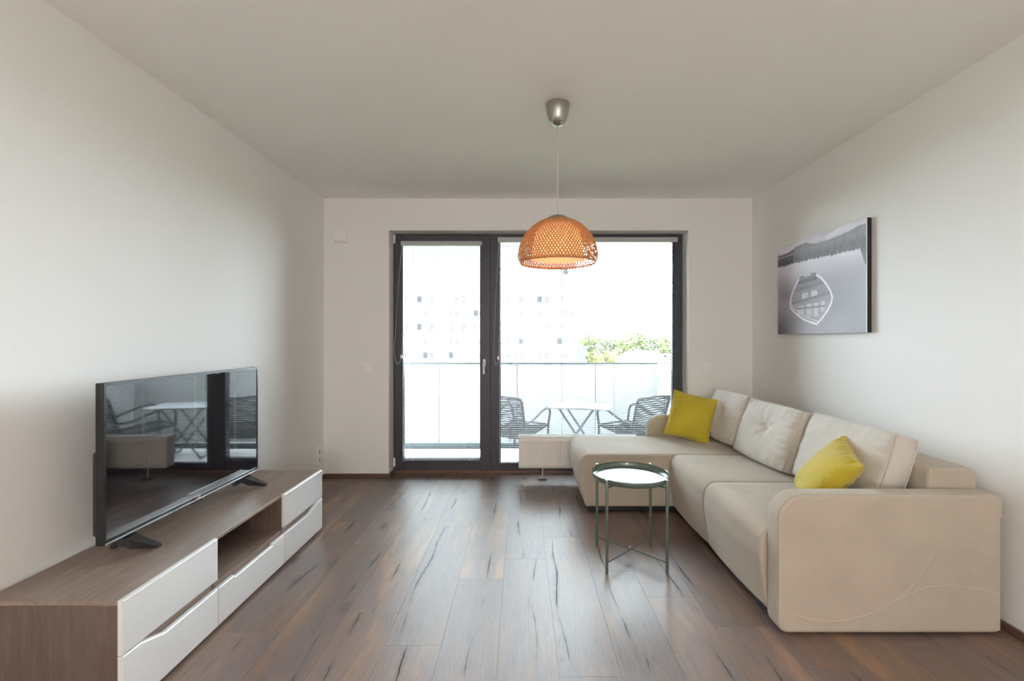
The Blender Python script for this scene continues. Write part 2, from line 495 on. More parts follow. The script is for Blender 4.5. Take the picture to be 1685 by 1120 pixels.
# mullion and fixed part
xm0, xm1 = U(806), U(822)
add('mullion', B(xm0, xm1, WY+.010, WY+.10, .055, WZ1-.05, bev=.003, seg=1), M['frame'], win)
gx0, gx1, gz0, gz1 = xm1, U(1110), V(762), V(392)
add('glazing_bead', ringframe(xm1-.002, WX1-.083, .052, WZ1-.048, .012, .012, gz0-.052, .02, WY+.016, WY+.06), M['frame'], win)
add('pane', B(gx0, gx1+.01, WY+.055, WY+.067, gz0-.01, gz1+.02), M['glass'], win)
# door leaf
lx0, lx1 = WX0+.012, xm0+.006
door = thing('door_1', 'anthracite balcony door with venetian blind, left of the fixed pane', 'door', (lx0, WY, .02)); door['kind'] = 'structure'
sx0, sx1, sz0, sz1 = U(664), U(790), V(754), V(403)
add('sash', ringframe(lx0, lx1, .022, WZ1-.012, sx0-lx0, lx1-sx1, sz0-.022, WZ1-.012-sz1, WY-.012, WY+.062, bev=.004), M['frame'], door)
add('pane', B(sx0-.01, sx1+.01, WY+.050, WY+.060, sz0-.01, sz1+.01), M['glass'], door)
hx, hz = U(797), V(600)
hb = add('handle', B(hx-.014, hx+.014, WY-.024, WY-.012, hz-.035+.02, hz+.035+.02, bev=.005), M['handle'], door)
bm = bmesh.new(); tube(bm, [(hx, WY-.02, hz+.035), (hx, WY-.055, hz+.035), (hx, WY-.06, hz+.03), (hx, WY-.06, hz-.085)], .009, 10)
add('lever', bm, M['handle'], hb, autosmooth=40)
for z in (V(759), V(394)):
    add('hinge', B(U(648.5), U(651.5), WY-.03, WY-.012, z-.042, z+.042, bev=.003), M['plastic'], door)

# ---- venetian blinds
def slatmesh(w):
    bm = bmesh.new(); n = 6; rows = []
    for s in (0, 1):
        for k in range(n+1):
            t = k/n*2-1; y = t*.008; z = -.0016*(t*t)+(.0004 if s else 0)
            rows.append([bm.verts.new((0, y, z)), bm.verts.new((w, y, z))])
    for k in range(n):
        a, b = rows[k], rows[k+1]; bm.faces.new((a[0], b[0], b[1], a[1]))
        a, b = rows[n+1+k], rows[n+2+k]; bm.faces.new((a[0], a[1], b[1], b[0]))
    for k in (0, n):
        a, b = rows[k], rows[n+1+k]; bm.faces.new((a[0], a[1], b[1], b[0]))
    bmesh.ops.recalc_face_normals(bm, faces=bm.faces)
    me = bpy.data.meshes.new('slat'); bm.to_mesh(me); bm.free(); me.materials.append(M['slat']); return me
def blind(x0, x1, ztop, zrail, zbot, yb, cords, label, pitch=.01765, pull=None):
    t = thing('venetian_blind', label, 'blind', (x0, yb, zbot), 'venetian blinds on the balcony glazing')
    bm = B(x0-.022, x1+.022, yb-.022, yb+.012, zrail, ztop, bev=.003)
    add('headrail', bm, M['alu'], t)
    add('bottom_rail', B(x0, x1, yb-.009, yb+.009, zbot, zbot+.010, bev=.002, seg=1), M['slat'], t)
    me = slatmesh(x1-x0)
    z = zrail-.012; n = 0
    while z > zbot+.014 and n < 290:
        o = bpy.data.objects.new('slat', me); COL.objects.link(o); o.parent = t
        o.location = (0, 0, z-zbot); z -= pitch; n += 1
    for cx in cords:
        bm = bmesh.new()
        tube(bm, [(cx, yb-.0098, zrail), (cx, yb-.0098, zbot+.005)], .0011, 5)
        tube(bm, [(cx, yb+.0098, zrail), (cx, yb+.0098, zbot+.005)], .0007, 5)
        add('ladder_cord', bm, M['cord'], t)
    for xx in (x0-.004, ):
        bm = bmesh.new(); tube(bm, [(xx, yb-.012, zrail), (xx, yb-.012, zbot)], .0022, 6); add('guide_wire', bm, M['cord'], t)
    px, pz = pull
    ptop = (x0-.010, yb-.020, zrail+.002)
    pts = []
    A = Vector(ptop); L = Vector((px, yb-.028, pz+.12))
    for k in range(9): pts.append(A.lerp(L, k/8)+Vector((-.010*math.sin(PI*k/8)*.5, 0, 0)))
    for k in range(1, 13):
        a = PI*k/12
        pts.append(Vector((px+(x0-.006-px)*(1-math.cos(a))/2, yb-.028, pz+.12-.12*math.sin(a)*(1 if k < 7 else 1)+(0 if k < 7 else .03*(k-6)/6))))
    pts.append(Vector((x0-.006, yb-.020, pz+.3)))
    bm = bmesh.new(); tube(bm, pts, .0017, 6); add('pull_cord', bm, M['cord'], t, smooth=True)
    add('cord_stop', B(x0-.024, x0-.004, yb-.034, yb-.012, pz+.052, pz+.085, bev=.003), M['plastic'], t)
blind(sx0+.006, sx1-.002, V(398), V(405), V(757.5), WY-.022, [U(680), U(772.5)], 'narrow white venetian blind hanging on the balcony door', pull=(U(651), V(598)))
blind(gx0+.004, gx1+.002, V(391), V(399), V(762.5), WY-.006, [U(839.5), U(924.6), U(1010), U(1095)], 'wide white venetian blind hanging on the fixed pane beside the sofa', pull=(U(813), V(600)))

# ================================================================== OUTSIDE
gz = -.10
struct('balcony_floor', B(-4.2, 4.2, YB+.32, 5.93, gz-.2, gz, bev=.01), M['concrete'], 'pale balcony floor outside the window', 'floor')
par = thing('balcony_railing', 'white frosted panel railing along the balcony behind the chairs', 'railing', (0, 6.0, gz))
seams = [(-1.067-2.03), (-1.067-1.015), -1.067, -.055, .957, 1.757]
for a, b in zip(seams, seams[1:]):
    add('panel', B(a+.006, b-.006, 6.0, 6.012, -.035, .975, bev=.002, seg=1), M['parapet'], par)
add('handrail', B(seams[0], 1.757, 5.985, 6.025, .975, .992, bev=.003), M['rail'], par)
for x in seams[1:-1]:
    add('bracket', B(x-.004, x+.004, 6.014, 6.05, -.1, .97), M['rail'], par)
add('curb', B(-4.2, 1.9, 5.96, 6.08, gz-.2, -.045), M['curb'], par)
sp = thing('side_screen', 'frosted side panel closing the right end of the balcony', 'screen', (1.757, 5.4, gz))
add('panel', B(1.765, 1.777, 4.72, 5.98, -.035, .975, bev=.002, seg=1), M['parapet'], sp)
add('post', B(1.760, 1.785, 5.985, 6.03, gz, .99, bev=.003, seg=1), M['parapet'], sp)

# cord armchairs and folding table on the balcony
def cord_chair(loc, yaw, label):
    t = thing('cord_armchair', label, 'chair', loc, 'cord armchairs on the balcony')
    R = Matrix.Rotation(yaw, 4, 'Z')
    def P(x, y, z): return (R @ Vector((x, y, z)))+Vector(loc)
    w = .25
    # local: faces +Y; origin on the floor at the middle of the rear posts
    backb = lambda s, z: P(s*w*(1+.10*(z-.28)/.47), -.02-.13*(z-.28)/.47, z)
    bm = bmesh.new(); tube(bm, [backb(-1, .28), backb(-1, .45), backb(-1, .70), backb(-.93, .735), backb(0, .745), backb(.93, .735), backb(1, .70), backb(1, .45), backb(1, .28)], .015, 8)
    add('back_frame', bm, M['chair'], t, autosmooth=50)
    bm = bmesh.new()
    tube(bm, [P(-w, 0, .28), P(-w, .46, .355), P(-w+.04, .49, .36), P(w-.04, .49, .36), P(w, .46, .355), P(w, 0, .28)], .014, 8, closed=True)
    add('seat_frame', bm, M['chair'], t, autosmooth=50)
    for s in (-1, 1):
        bm = bmesh.new()
        pts = [backb(s, .45), P(s*(w+.02), .06, .455), P(s*(w+.03), .30, .555), P(s*(w+.03), .41, .575), P(s*(w+.03), .465, .555), P(s*(w+.025), .49, .50), P(s*w, .49, .36), P(s*(w-.01), .49, .012)]
        tube(bm, pts, .015, 8); add('arm', bm, M['chair'], t, autosmooth=60)
        bm = bmesh.new(); tube(bm, [P(s*w, .0, .28), P(s*w, -.05, .012)], .012, 8); add('leg', bm, M['chair'], t, autosmooth=50)
    bm = bmesh.new()
    for k in range(34):
        z = .30+.43*k/33; pts = []
        for j in range(9):
            u = j/4-1; p = Vector(backb(u, z))+R.to_3x3() @ Vector((0, (.045 if k % 2 else .012)*(u*u-1)*-1-.02*0, .004*math.sin(j*2+k)))
            pts.append(p)
        tube(bm, pts, .0055, 5)
    add('back_cords', bm, M['cordblk'], t, kind='stuff')
    bm = bmesh.new()
    for k in range(34):
        y = .01+.46*k/33; pts = []
        for j in range(9):
            u = j/4-1; pts.append(P(u*w, y, .28+.163*y-(.04 if k % 2 else .02)*(1-u*u)))
        tube(bm, pts, .0055, 5)
    add('seat_cords', bm, M['cordblk'], t, kind='stuff')
    return t
yaw = -math.radians(33)
cord_chair((-.15, 5.38, gz), yaw, 'charcoal cord armchair on the balcony, left of the folding table')
cord_chair((1.42, 5.37, gz), math.radians(34), 'charcoal cord armchair on the balcony, between folding table and sofa end')
T = thing('folding_table', 'small folding balcony table with pale top and crossed grey legs', 'table', (.70, 5.5, gz))
R = Matrix.Rotation(-math.radians(14), 4, 'Z')
def TP(x, y, z): return (R @ Vector((x, y, z)))+Vector((.70, 5.5, gz))
bm = B(-.35, .35, -.26, .26, .598, .616, bev=.004); bmesh.ops.transform(bm, matrix=Matrix.Translation((.70, 5.5, gz)) @ R, verts=bm.verts)
add('table_top', bm, M['tabletop'], T)
for y in (-.2, .2):
    for s in (-1, 1):
        bm = bmesh.new(); tube(bm, [TP(-s*.2-.03, y+s*.008, .598), TP(s*.2-.03, y+s*.008, .012)], .013, 8)
        add('leg', bm, M['tableleg'], T, autosmooth=50)
for s in (-1, 1):
    bm = bmesh.new(); tube(bm, [TP(s*.2-.03, -.2, .03), TP(s*.2-.03, .2, .03)], .008, 6); add('stretcher', bm, M['tableleg'], T)

# apartment block across the street (96 m away)
YBLD = 96.0; sB = F/YBLD
bx1 = (948-CX)/sB
bld = thing('apartment_building', 'tall white apartment block with rows of small rosy windows', 'building', (-12, YBLD, -16))
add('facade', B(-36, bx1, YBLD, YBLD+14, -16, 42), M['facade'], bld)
cols = [667, 690, 700, 710, 720, 742, 752, 762, 783, 793, 803, 826, 835, 848, 857.5, 868, 888, 900, 920.5, 931, 941]
rows_ = [400+23*k for k in range(-1, 10)]
darks = {(690, 492), (690, 538), (700, 584), (783, 515), (888, 492), (868, 561), (858, 561), (920, 561), (931, 446), (742, 584)}
wm = {}
def winmesh(kind):
    m = bmesh.new()
    box(m, -.44, .44, -.10, 0, -.60, .60); 
    me = bpy.data.meshes.new('window'); 
    m2 = bmesh.new()
    return m
def window_mesh(mat, mat2):
    bm = bmesh.new()
    box(bm, -.45, .45, -.05, .02, -.62, .62)
    for f in bm.faces: f.material_index = 0
    n0 = len(bm.faces)
    for (a, b) in ((-.40, -.03), (.03, .40)):
        for (c, d) in ((-.56, .10), (.16, .56)):
            box(bm, a, b, -.07, -.04, c, d)
    bm.faces.ensure_lookup_table()
    for f in bm.faces[n0:]: f.material_index = 1
    me = bpy.data.meshes.new('window'); bm.to_mesh(me); bm.free()
    me.materials.append(mat); me.materials.append(mat2); return me
WMr = window_mesh(M['winrose'], M['winpale']); WMp = window_mesh(M['winpale'], M['facade']); WMd = window_mesh(M['winpale'], M['windark'])
rnd = random.Random(3)
for ry in rows_:
    for cx_ in cols:
        me = WMp
        if any(abs(cx_-a) < 3 and abs(ry-b) < 5 for a, b in darks): me = WMd
        elif ry > 480 and rnd.random() < .5: me = WMr
        o = bpy.data.objects.new('window', me); COL.objects.link(o); o.parent = bld
        o.location = Vector(((cx_-CX)/sB, YBLD, CZ-(ry-CY)/sB))-bld.location
# houses
def house(name, label, x0, x1, y0, y1, zb, ze, zr, roofm, hip=False, ridge_x=None):
    t = thing(name, label, 'house', ((x0+x1)/2, (y0+y1)/2, zb))
    add('wall', B(x0, x1, y0, y1, zb, ze), M['facade'], t)
    bm = bmesh.new(); o_ = .4; ym = (y0+y1)/2
    r0, r1 = ridge_x if ridge_x else (x0-o_, x1+o_)
    v = [bm.verts.new(p) for p in ((x0-o_, y0-o_, ze), (x1+o_, y0-o_, ze), (x1+o_, y1+o_, ze), (x0-o_, y1+o_, ze), (r0, ym, zr), (r1, ym, zr))]
    for f in ((0, 1, 5, 4), (2, 3, 4, 5), (1, 2, 5), (3, 0, 4), (3, 2, 1, 0)): bm.faces.new([v[i] for i in f])
    add('roof', bm, roofm, t)
    return t
def W(px, Y): return (px-CX)*Y/F
def Z(py, Y): return CZ-(py-CY)*Y/F
house('house', 'dark slate hipped roof beside the apartment block edge', W(925, 118), W(990, 118), 114, 126, -16, Z(600, 118), Z(566, 120), M['roofdark'], ridge_x=(W(930, 120), W(950, 120)))
house('house', 'low house with white roof in front of the trees', W(1018, 110), W(1092, 110), 106, 116, -16, Z(595, 110), Z(577, 111), M['rooflight'], ridge_x=(W(1033, 111), W(1082, 111)))
g = struct('ground', B(-150, 220, 12, 420, -16.6, -16), M['ground'], 'distant meadow below the balcony', 'ground')

def tree(px, ytop, Y, wpx, label, mat, seed):
    rn = random.Random(seed); x = W(px, Y); zt = Z(ytop, Y); w = wpx*Y/F/2
    t = thing('leafy_tree', label, 'tree', (x, Y, -16), 'trees beyond the railing')
    bm = bmesh.new(); tube(bm, [(x, Y, -16), (x+.2, Y, -10), (x, Y, zt-w*.8)], lambda u: .45*(1-u*.6), 8)
    add('trunk', bm, M['bark'], t)
    bm = bmesh.new(); hgt = min(9.0, w*1.6); lobes = []
    for k in range(14):
        a = rn.random()*2*PI; rr = rn.random()**.5
        lobes.append((Vector((x+math.cos(a)*rr*w*.72, Y+math.sin(a)*rr*w*.6, zt-hgt*.22-rn.random()*hgt*.75*(.3+rr))), w*(.28+.22*rn.random())))
    for c, r in lobes:
        for k in range(150):
            d = Vector((rn.gauss(0, 1), rn.gauss(0, 1), rn.gauss(0, 1))).normalized()*r*(.72+.33*rn.random())
            p = c+d
            if p.z > zt: continue
            s = .22+.25*rn.random()
            u = Vector((rn.gauss(0, 1), rn.gauss(0, 1), rn.gauss(0, 1))).normalized(); v_ = u.cross(d.normalized()+Vector((.01, .02, 0))).normalized()
            q = [p+u*s, p+v_*s*.8, p-u*s*.9, p-v_*s*.8]
            bm.faces.new([bm.verts.new(a_) for a_ in q])
    add('crown', bm, mat, t, kind='stuff')
for i, a in enumerate([
    (972, 549, 150, 44, 'light green tree beyond the dark slate roof', M['leafA']),
    (1000, 556, 140, 40, 'grey green tree between the dark slate roof and the tallest crown', M['leafB']),
    (1030, 548, 135, 44, 'broad light green tree rising behind the white roof on its left', M['leafA']),
    (1052, 543, 140, 50, 'tallest pale green tree behind the white roof', M['leafA']),
    (1078, 549, 150, 42, 'mid green tree behind the right end of the white roof', M['leafB']),
    (1104, 554, 130, 44, 'rightmost light green tree beside the window frame', M['leafA']),
    (1126, 552, 112, 44, 'light green tree hidden partly by the window frame', M['leafA']),
    (978, 576, 104, 34, 'yellow green bushy tree in front of the dark slate roof', M['leafC']),
    (1003, 580, 108, 30, 'small yellow green tree between the two roofs', M['leafC'])]):
    tree(*a, seed=20+i)

# ================================================================== TV STAND
sx_f, sx_b = -1.35, XL+.012
sy0, sy1, sh = 1.575, 3.155, .410
st = thing('tv_stand', 'low walnut television stand with white drawer fronts and open shelf', 'cabinet', ((sx_f+sx_b)/2, (sy0+sy1)/2, 0))
yA, yC = 2.073, 2.650
add('top_panel', B(sx_b, sx_f-.018, sy0, sy1, sh-.016, sh, bev=.0015, seg=1), M['walnut'], st)
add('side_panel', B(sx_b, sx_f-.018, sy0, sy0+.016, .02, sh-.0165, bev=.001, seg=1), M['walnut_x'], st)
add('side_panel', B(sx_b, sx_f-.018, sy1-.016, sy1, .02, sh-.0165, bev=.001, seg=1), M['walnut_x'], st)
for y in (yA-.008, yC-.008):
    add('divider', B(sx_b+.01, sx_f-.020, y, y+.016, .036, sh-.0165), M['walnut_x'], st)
add('shelf', B(sx_b+.01, sx_f-.020, yA+.008, yC-.008, .196, .212), M['walnut'], st)
add('bottom_panel', B(sx_b, sx_f-.020, sy0+.0165, sy1-.0165, .020, .036), M['walnut'], st)
add('back_panel', B(sx_b, sx_b+.008, sy0+.0165, sy1-.0165, .037, sh-.017), M['walnut'], st)
add('plinth', B(sx_b+.03, sx_f-.07, sy0+.05, sy1-.05, 0, .020), M['foot'], st)
for (a, b) in ((sy0+.017, yA-.009), (yC+.009, sy1-.017)):     # walnut strip behind the grip gaps
    add('inner_rail', B(sx_f-.040, sx_f-.024, a, b, .15, .27), M['walnut'], st)
add('inner_rail', B(sx_f-.040, sx_f-.024, yA+.009, yC-.009, .13, .1955), M['walnut'], st)
def frontpoly(pts):
    """drawer front: outline in YZ, 18 mm thick, soft rounded edges facing the room"""
    P = [Vector(p) for p in pts]
    bm = bmesh.new(); nrm = outline_normals(P); rings = []
    for x, off in ((sx_f-.018, 0), (sx_f-.007, 0), (sx_f-.003, -.0015), (sx_f-.0005, -.005), (sx_f, -.010)):
        rings.append([bm.verts.new((x, p.x+n.x*off*1.2, p.y+n.y*off*1.2)) for p, n in zip(P, nrm)])
    N = len(P)
    for a, b in zip(rings, rings[1:]):
        for k in range(N): bm.faces.new((a[k], a[(k+1) % N], b[(k+1) % N], b[k]))
    bm.faces.new(rings[0][::-1]); bm.faces.new(rings[-1]); bmesh.ops.recalc_face_normals(bm, faces=bm.faces)
    return bm
def drawer(y0, y1, z0, z1, cut=None, label=None):
    if cut is None: pts = [(y0, z0), (y1, z0), (y1, z1), (y0, z1)]
    else: pts = [(y0, z0), (y1, z0)]+cut
    return add('drawer', frontpoly(pts), M['front'], st, autosmooth=25)
zs, zl, zg = .224, .188, .003
drawer(sy0, yA-.002, zs+.001, sh+.002)
drawer(sy0, yA-.002, .018, zs, cut=[(yA-.002, zl), (1.765, zl), (1.655, zs-.002), (sy0, zs-.002)])
drawer(yC+.002, sy1, zs+.001, sh+.002)
drawer(yC+.002, sy1, .018, zs, cut=[(sy1, zs-.002), (sy1-.08, zs-.002), (sy1-.19, zl), (yC+.002, zl)])
drawer(yA+.002, yC-.002, .018, zl, cut=[(yC-.002, zl), (yC-.12, zl), (yC-.125, zl-.010), (yA+.125, zl-.010), (yA+.12, zl), (yA+.002, zl)])

# ================================================================== TV
tx = -1.63
ty0, ty1, tz0, tz1 = 1.812, 2.872, .490, 1.126
tv = thing('television', 'black flat television standing on the walnut stand', 'television', (tx-.02, (ty0+ty1)/2, sh))
add('housing', B(tx-.032, tx-.002, ty0, ty1, tz0, tz1, bev=.003), M['tvblack'], tv)
add('rear_housing', B(tx-.075, tx-.0325, ty0+.03, ty1-.03, tz0+.02, tz0+.36, bev=.012), M['tvrear'], tv)
bm = ringframe(0, 1, 0, 1, 0, 0, 0, 0, 0, 1) if False else bmesh.new()
bz = .011
box(bm, tx-.002, tx+.003, ty0, ty0+bz, tz0, tz1, bev=.001, seg=1); box(bm, tx-.002, tx+.003, ty1-bz, ty1, tz0, tz1, bev=.001, seg=1)
box(bm, tx-.002, tx+.003, ty0+bz, ty1-bz, tz1-bz, tz1, bev=.001, seg=1); box(bm, tx-.002, tx+.003, ty0+bz, ty1-bz, tz0, tz0+.020, bev=.001, seg=1)
add('bezel', bm, M['tvblack'], tv)
add('screen', B(tx-.0015, tx, ty0+bz, ty1-bz, tz0+.020, tz1-bz), M['screen'], tv)
add('trim_strip', B(tx+.003, tx+.005, ty0+.004, ty1-.004, tz0+.001, tz0+.006), M['silver'], tv)
for fy, d in ((1.93, 1), (2.76, -1)):
    bm = bmesh.new()
    for sx in (1, -1):        # front and rear prong
        X0, X1 = tx-.018, tx-.018+sx*(.105 if sx > 0 else .10)
        Y1 = fy+d*(.055 if d > 0 else -.055)*1
        pts_t = [(X0, fy, tz0+.002), (X0+sx*.035, fy+.015, tz0-.022), (X1, fy+.055, sh+.012)]
        def quad(p, w, hh): return [(p[0], p[1]-w, p[2]), (p[0], p[1]+w, p[2]), (p[0], p[1]+w, p[2]-hh), (p[0], p[1]-w, p[2]-hh)]
        secs = [quad(pts_t[0], .035, .035), quad(pts_t[1], .028, .036), quad((X1-sx*.002, fy+.055, sh+.013), .012, .0128)]
        rings = [[bm.verts.new(q) for q in s] for s in secs]
        for a, b in zip(rings, rings[1:]):
            for k in range(4): bm.faces.new((a[k], a[(k+1) % 4], b[(k+1) % 4], b[k]))
        bm.faces.new(rings[0]); bm.faces.new(rings[-1][::-1])
    bmesh.ops.recalc_face_normals(bm, faces=bm.faces)
    add('foot', bm, M['tvblack'], tv)
def text_mesh(s, size, extr=.0004):
    cu = bpy.data.curves.new('lettering', 'FONT'); cu.body = s; cu.size = size; cu.extrude = extr; cu.align_x = 'LEFT'
    ob = bpy.data.objects.new('lettering', cu); COL.objects.link(ob)
    dg = bpy.context.evaluated_depsgraph_get(); me = bpy.data.meshes.new_from_object(ob.evaluated_get(dg))
    bpy.data.objects.remove(ob); bpy.data.curves.remove(cu); return me
me = text_mesh('LG', .018); me.materials.clear(); me.materials.append(M['plastic'])
lg = bpy.data.objects.new('lettering', me); COL.objects.link(lg); lg.parent = tv
lg.matrix_local = Matrix.Translation(Vector((tx+.0036, 2.335, tz0-.006+.012-.0005))-tv.location) @ Matrix(((0, 0, 1, 0), (1, 0, 0, 0), (0, 1, 0, 0), (0, 0, 0, 1)))
lg['label'] = 'small pale letters beside the round emblem'
add('logo_plate', B(tx-.02, tx+.0032, 2.30, 2.37, tz0-.010, tz0+.002, bev=.001, seg=1), M['tvblack'], tv)
bm = bmesh.new(); bmesh.ops.create_cone(bm, cap_ends=True, segments=20, radius1=.007, radius2=.007, depth=.001, matrix=Matrix.Translation((tx+.0038, 2.322, tz0+.012)) @ Matrix.Rotation(PI/2, 4, 'Y'))
M['logored'] = plain('emblem_red', (.35, .02, .05), .4)
add('emblem', bm, M['logored'], tv, label='small round red emblem')

# ================================================================== SOFA
AX0, AX1 = 1.122, 2.093
sofa = thing('corner_sofa', 'beige fabric corner sofa with chaise under the window', 'sofa', (1.55, 3.1, 0))
# armrests
armP = roundpoly([(AX0, .012, .045), (AX1, .012, .018), (AX1, .618, .04), (AX0, .618, .115)], 10)
def arm(y0, y1, stitch=False):
    a = add('armrest', rprism(bmesh.new(), armP, y0, y1, r=.016, seg=4, mid=3), M['fabric'], sofa, autosmooth=40)
    nr = outline_normals(armP)
    for yy in ((y0+.003), (y1-.003)):
        bm = bmesh.new(); pts = [(p.x+n.x*(-.007), yy, p.y+n.y*(-.007)) for p, n in zip(armP, nr)]
        # piping runs over the front and the top, not under the arm
        run = [pts[i] for i in list(range(22, 44))+list(range(0, 6))]
        tube(bm, run, .0035, 6); add('piping', bm, M['piping'], a, smooth=True)
    return a
na = arm(2.030, 2.128)
fa = arm(4.125, 4.212)
def px2(xs, s=377.0): return [((1180+x/2.545-CX)/s, 2.0298, CZ-(640+y/2.545-CY)/s) for x, y in xs]
def smooth_path(P, n=6):
    P = [Vector(p) for p in P]; out = []
    for i in range(len(P)-1):
        a = P[max(i-1, 0)]; b = P[i]; c = P[i+1]; d = P[min(i+2, len(P)-1)]
        for k in range(n):
            t = k/n; out.append(.5*((2*b)+(c-a)*t+(2*a-5*b+4*c-d)*t*t+(3*b-a-3*c+d)*t**3))
    out.append(P[-1]); return out
for pts in ([(315, 940), (400, 965), (500, 970), (610, 950), (720, 900), (800, 840), (860, 765), (910, 675), (935, 590), (947, 480)],
            [(760, 882), (810, 855), (870, 832), (960, 822), (1050, 828), (1120, 843), (1180, 862)]):
    bm = bmesh.new(); tube(bm, smooth_path(px2(pts)), .0019, 6)
    add('stitching', bm, M['piping'], na, smooth=True)
# backrest boxes along the wall
bP = roundpoly([(1.868, .13, .016), (2.088, .13, .016), (2.088, .708, .035), (1.868, .708, .018)], 6)
back = add('backrest', rprism(bmesh.new(), bP, 2.135, 4.118, r=.014, seg=3, mid=6, puff=.004), M['fabric'], sofa, autosmooth=40)
nr = outline_normals(bP)
run = [(bP[i].x-nr[i].x*.010, 2.138, bP[i].y-nr[i].y*.010) for i in range(14, 28)]
bm = bmesh.new(); tube(bm, run+[(1.878, 2.138, .20)], .003, 6)
add('piping', bm, M['piping'], back, smooth=True)
# small projecting block at the rear of the arm
add('rear_block', rprism(bmesh.new(), roundpoly([(2.04, .50, .004), (2.120, .50, .004), (2.120, .612, .02), (2.04, .612, .004)], 4), 2.05, 2.30, r=.01, seg=3, mid=2), M['fabric'], sofa, autosmooth=40)
# seat sections
seatP = roundpoly([(1.128, .055, .022), (1.90, .055, .02), (1.90, .435, .02), (1.105, .442, .105), (1.092, .30, .2)], 12)
msk = lambda p: 1.0 if p.x < 1.85 and p.y > .07 else 0
for i, (y0, y1) in enumerate(((2.134, 2.797), (2.801, 3.452))):
    s = add('seat', rprism(bmesh.new(), seatP, y0, y1, r=.014, seg=4, mid=14, puff=.012, mask=msk), M['fabric'], sofa, autosmooth=50)
    nr = outline_normals(seatP)
    yy = y0+.003
    run = [(1.86, yy, .426)]+[(seatP[i].x-nr[i].x*.009, yy, seatP[i].y-nr[i].y*.009) for i in list(range(39, 65))+list(range(0, 5))]
    bm = bmesh.new(); tube(bm, run, .0032, 6); add('piping', bm, M['piping'], s, smooth=True)
# chaise
chP = roundpoly([(.475, .050, .022), (1.92, .050, .02), (1.92, .438, .02), (.440, .440, .090), (.425, .30, .2)], 12)
ch = add('chaise', rprism(bmesh.new(), chP, 3.456, 4.120, r=.016, seg=4, mid=12, puff=.014, mask=lambda p: 1.0 if p.x < 1.85 and p.y > .07 else 0), M['fabric'], sofa, autosmooth=50)
nr = outline_normals(chP)
run = [(1.86, 3.459, .428)]+[(chP[i].x-nr[i].x*.010, 3.459, chP[i].y-nr[i].y*.010) for i in list(range(39, 65))+list(range(0, 5))]
bm = bmesh.new(); tube(bm, run, .0032, 6); add('piping', bm, M['piping'], ch, smooth=True)
bm = bmesh.new(); box(bm, 1.15, 1.88, 2.14, 3.50, .018, .056); box(bm, .50, 1.88, 3.475, 4.08, .018, .052)
add('base', bm, M['foot'], sofa)
for x, y in ((1.16, 2.155), (1.17, 3.40), (.52, 3.50), (.52, 4.04), (2.02, 2.5), (2.02, 3.9)):
    add('foot', B(x, x+.05, y, y+.05, 0, .14 if x > 2 else .03, bev=.003, seg=1), M['foot'], sofa)

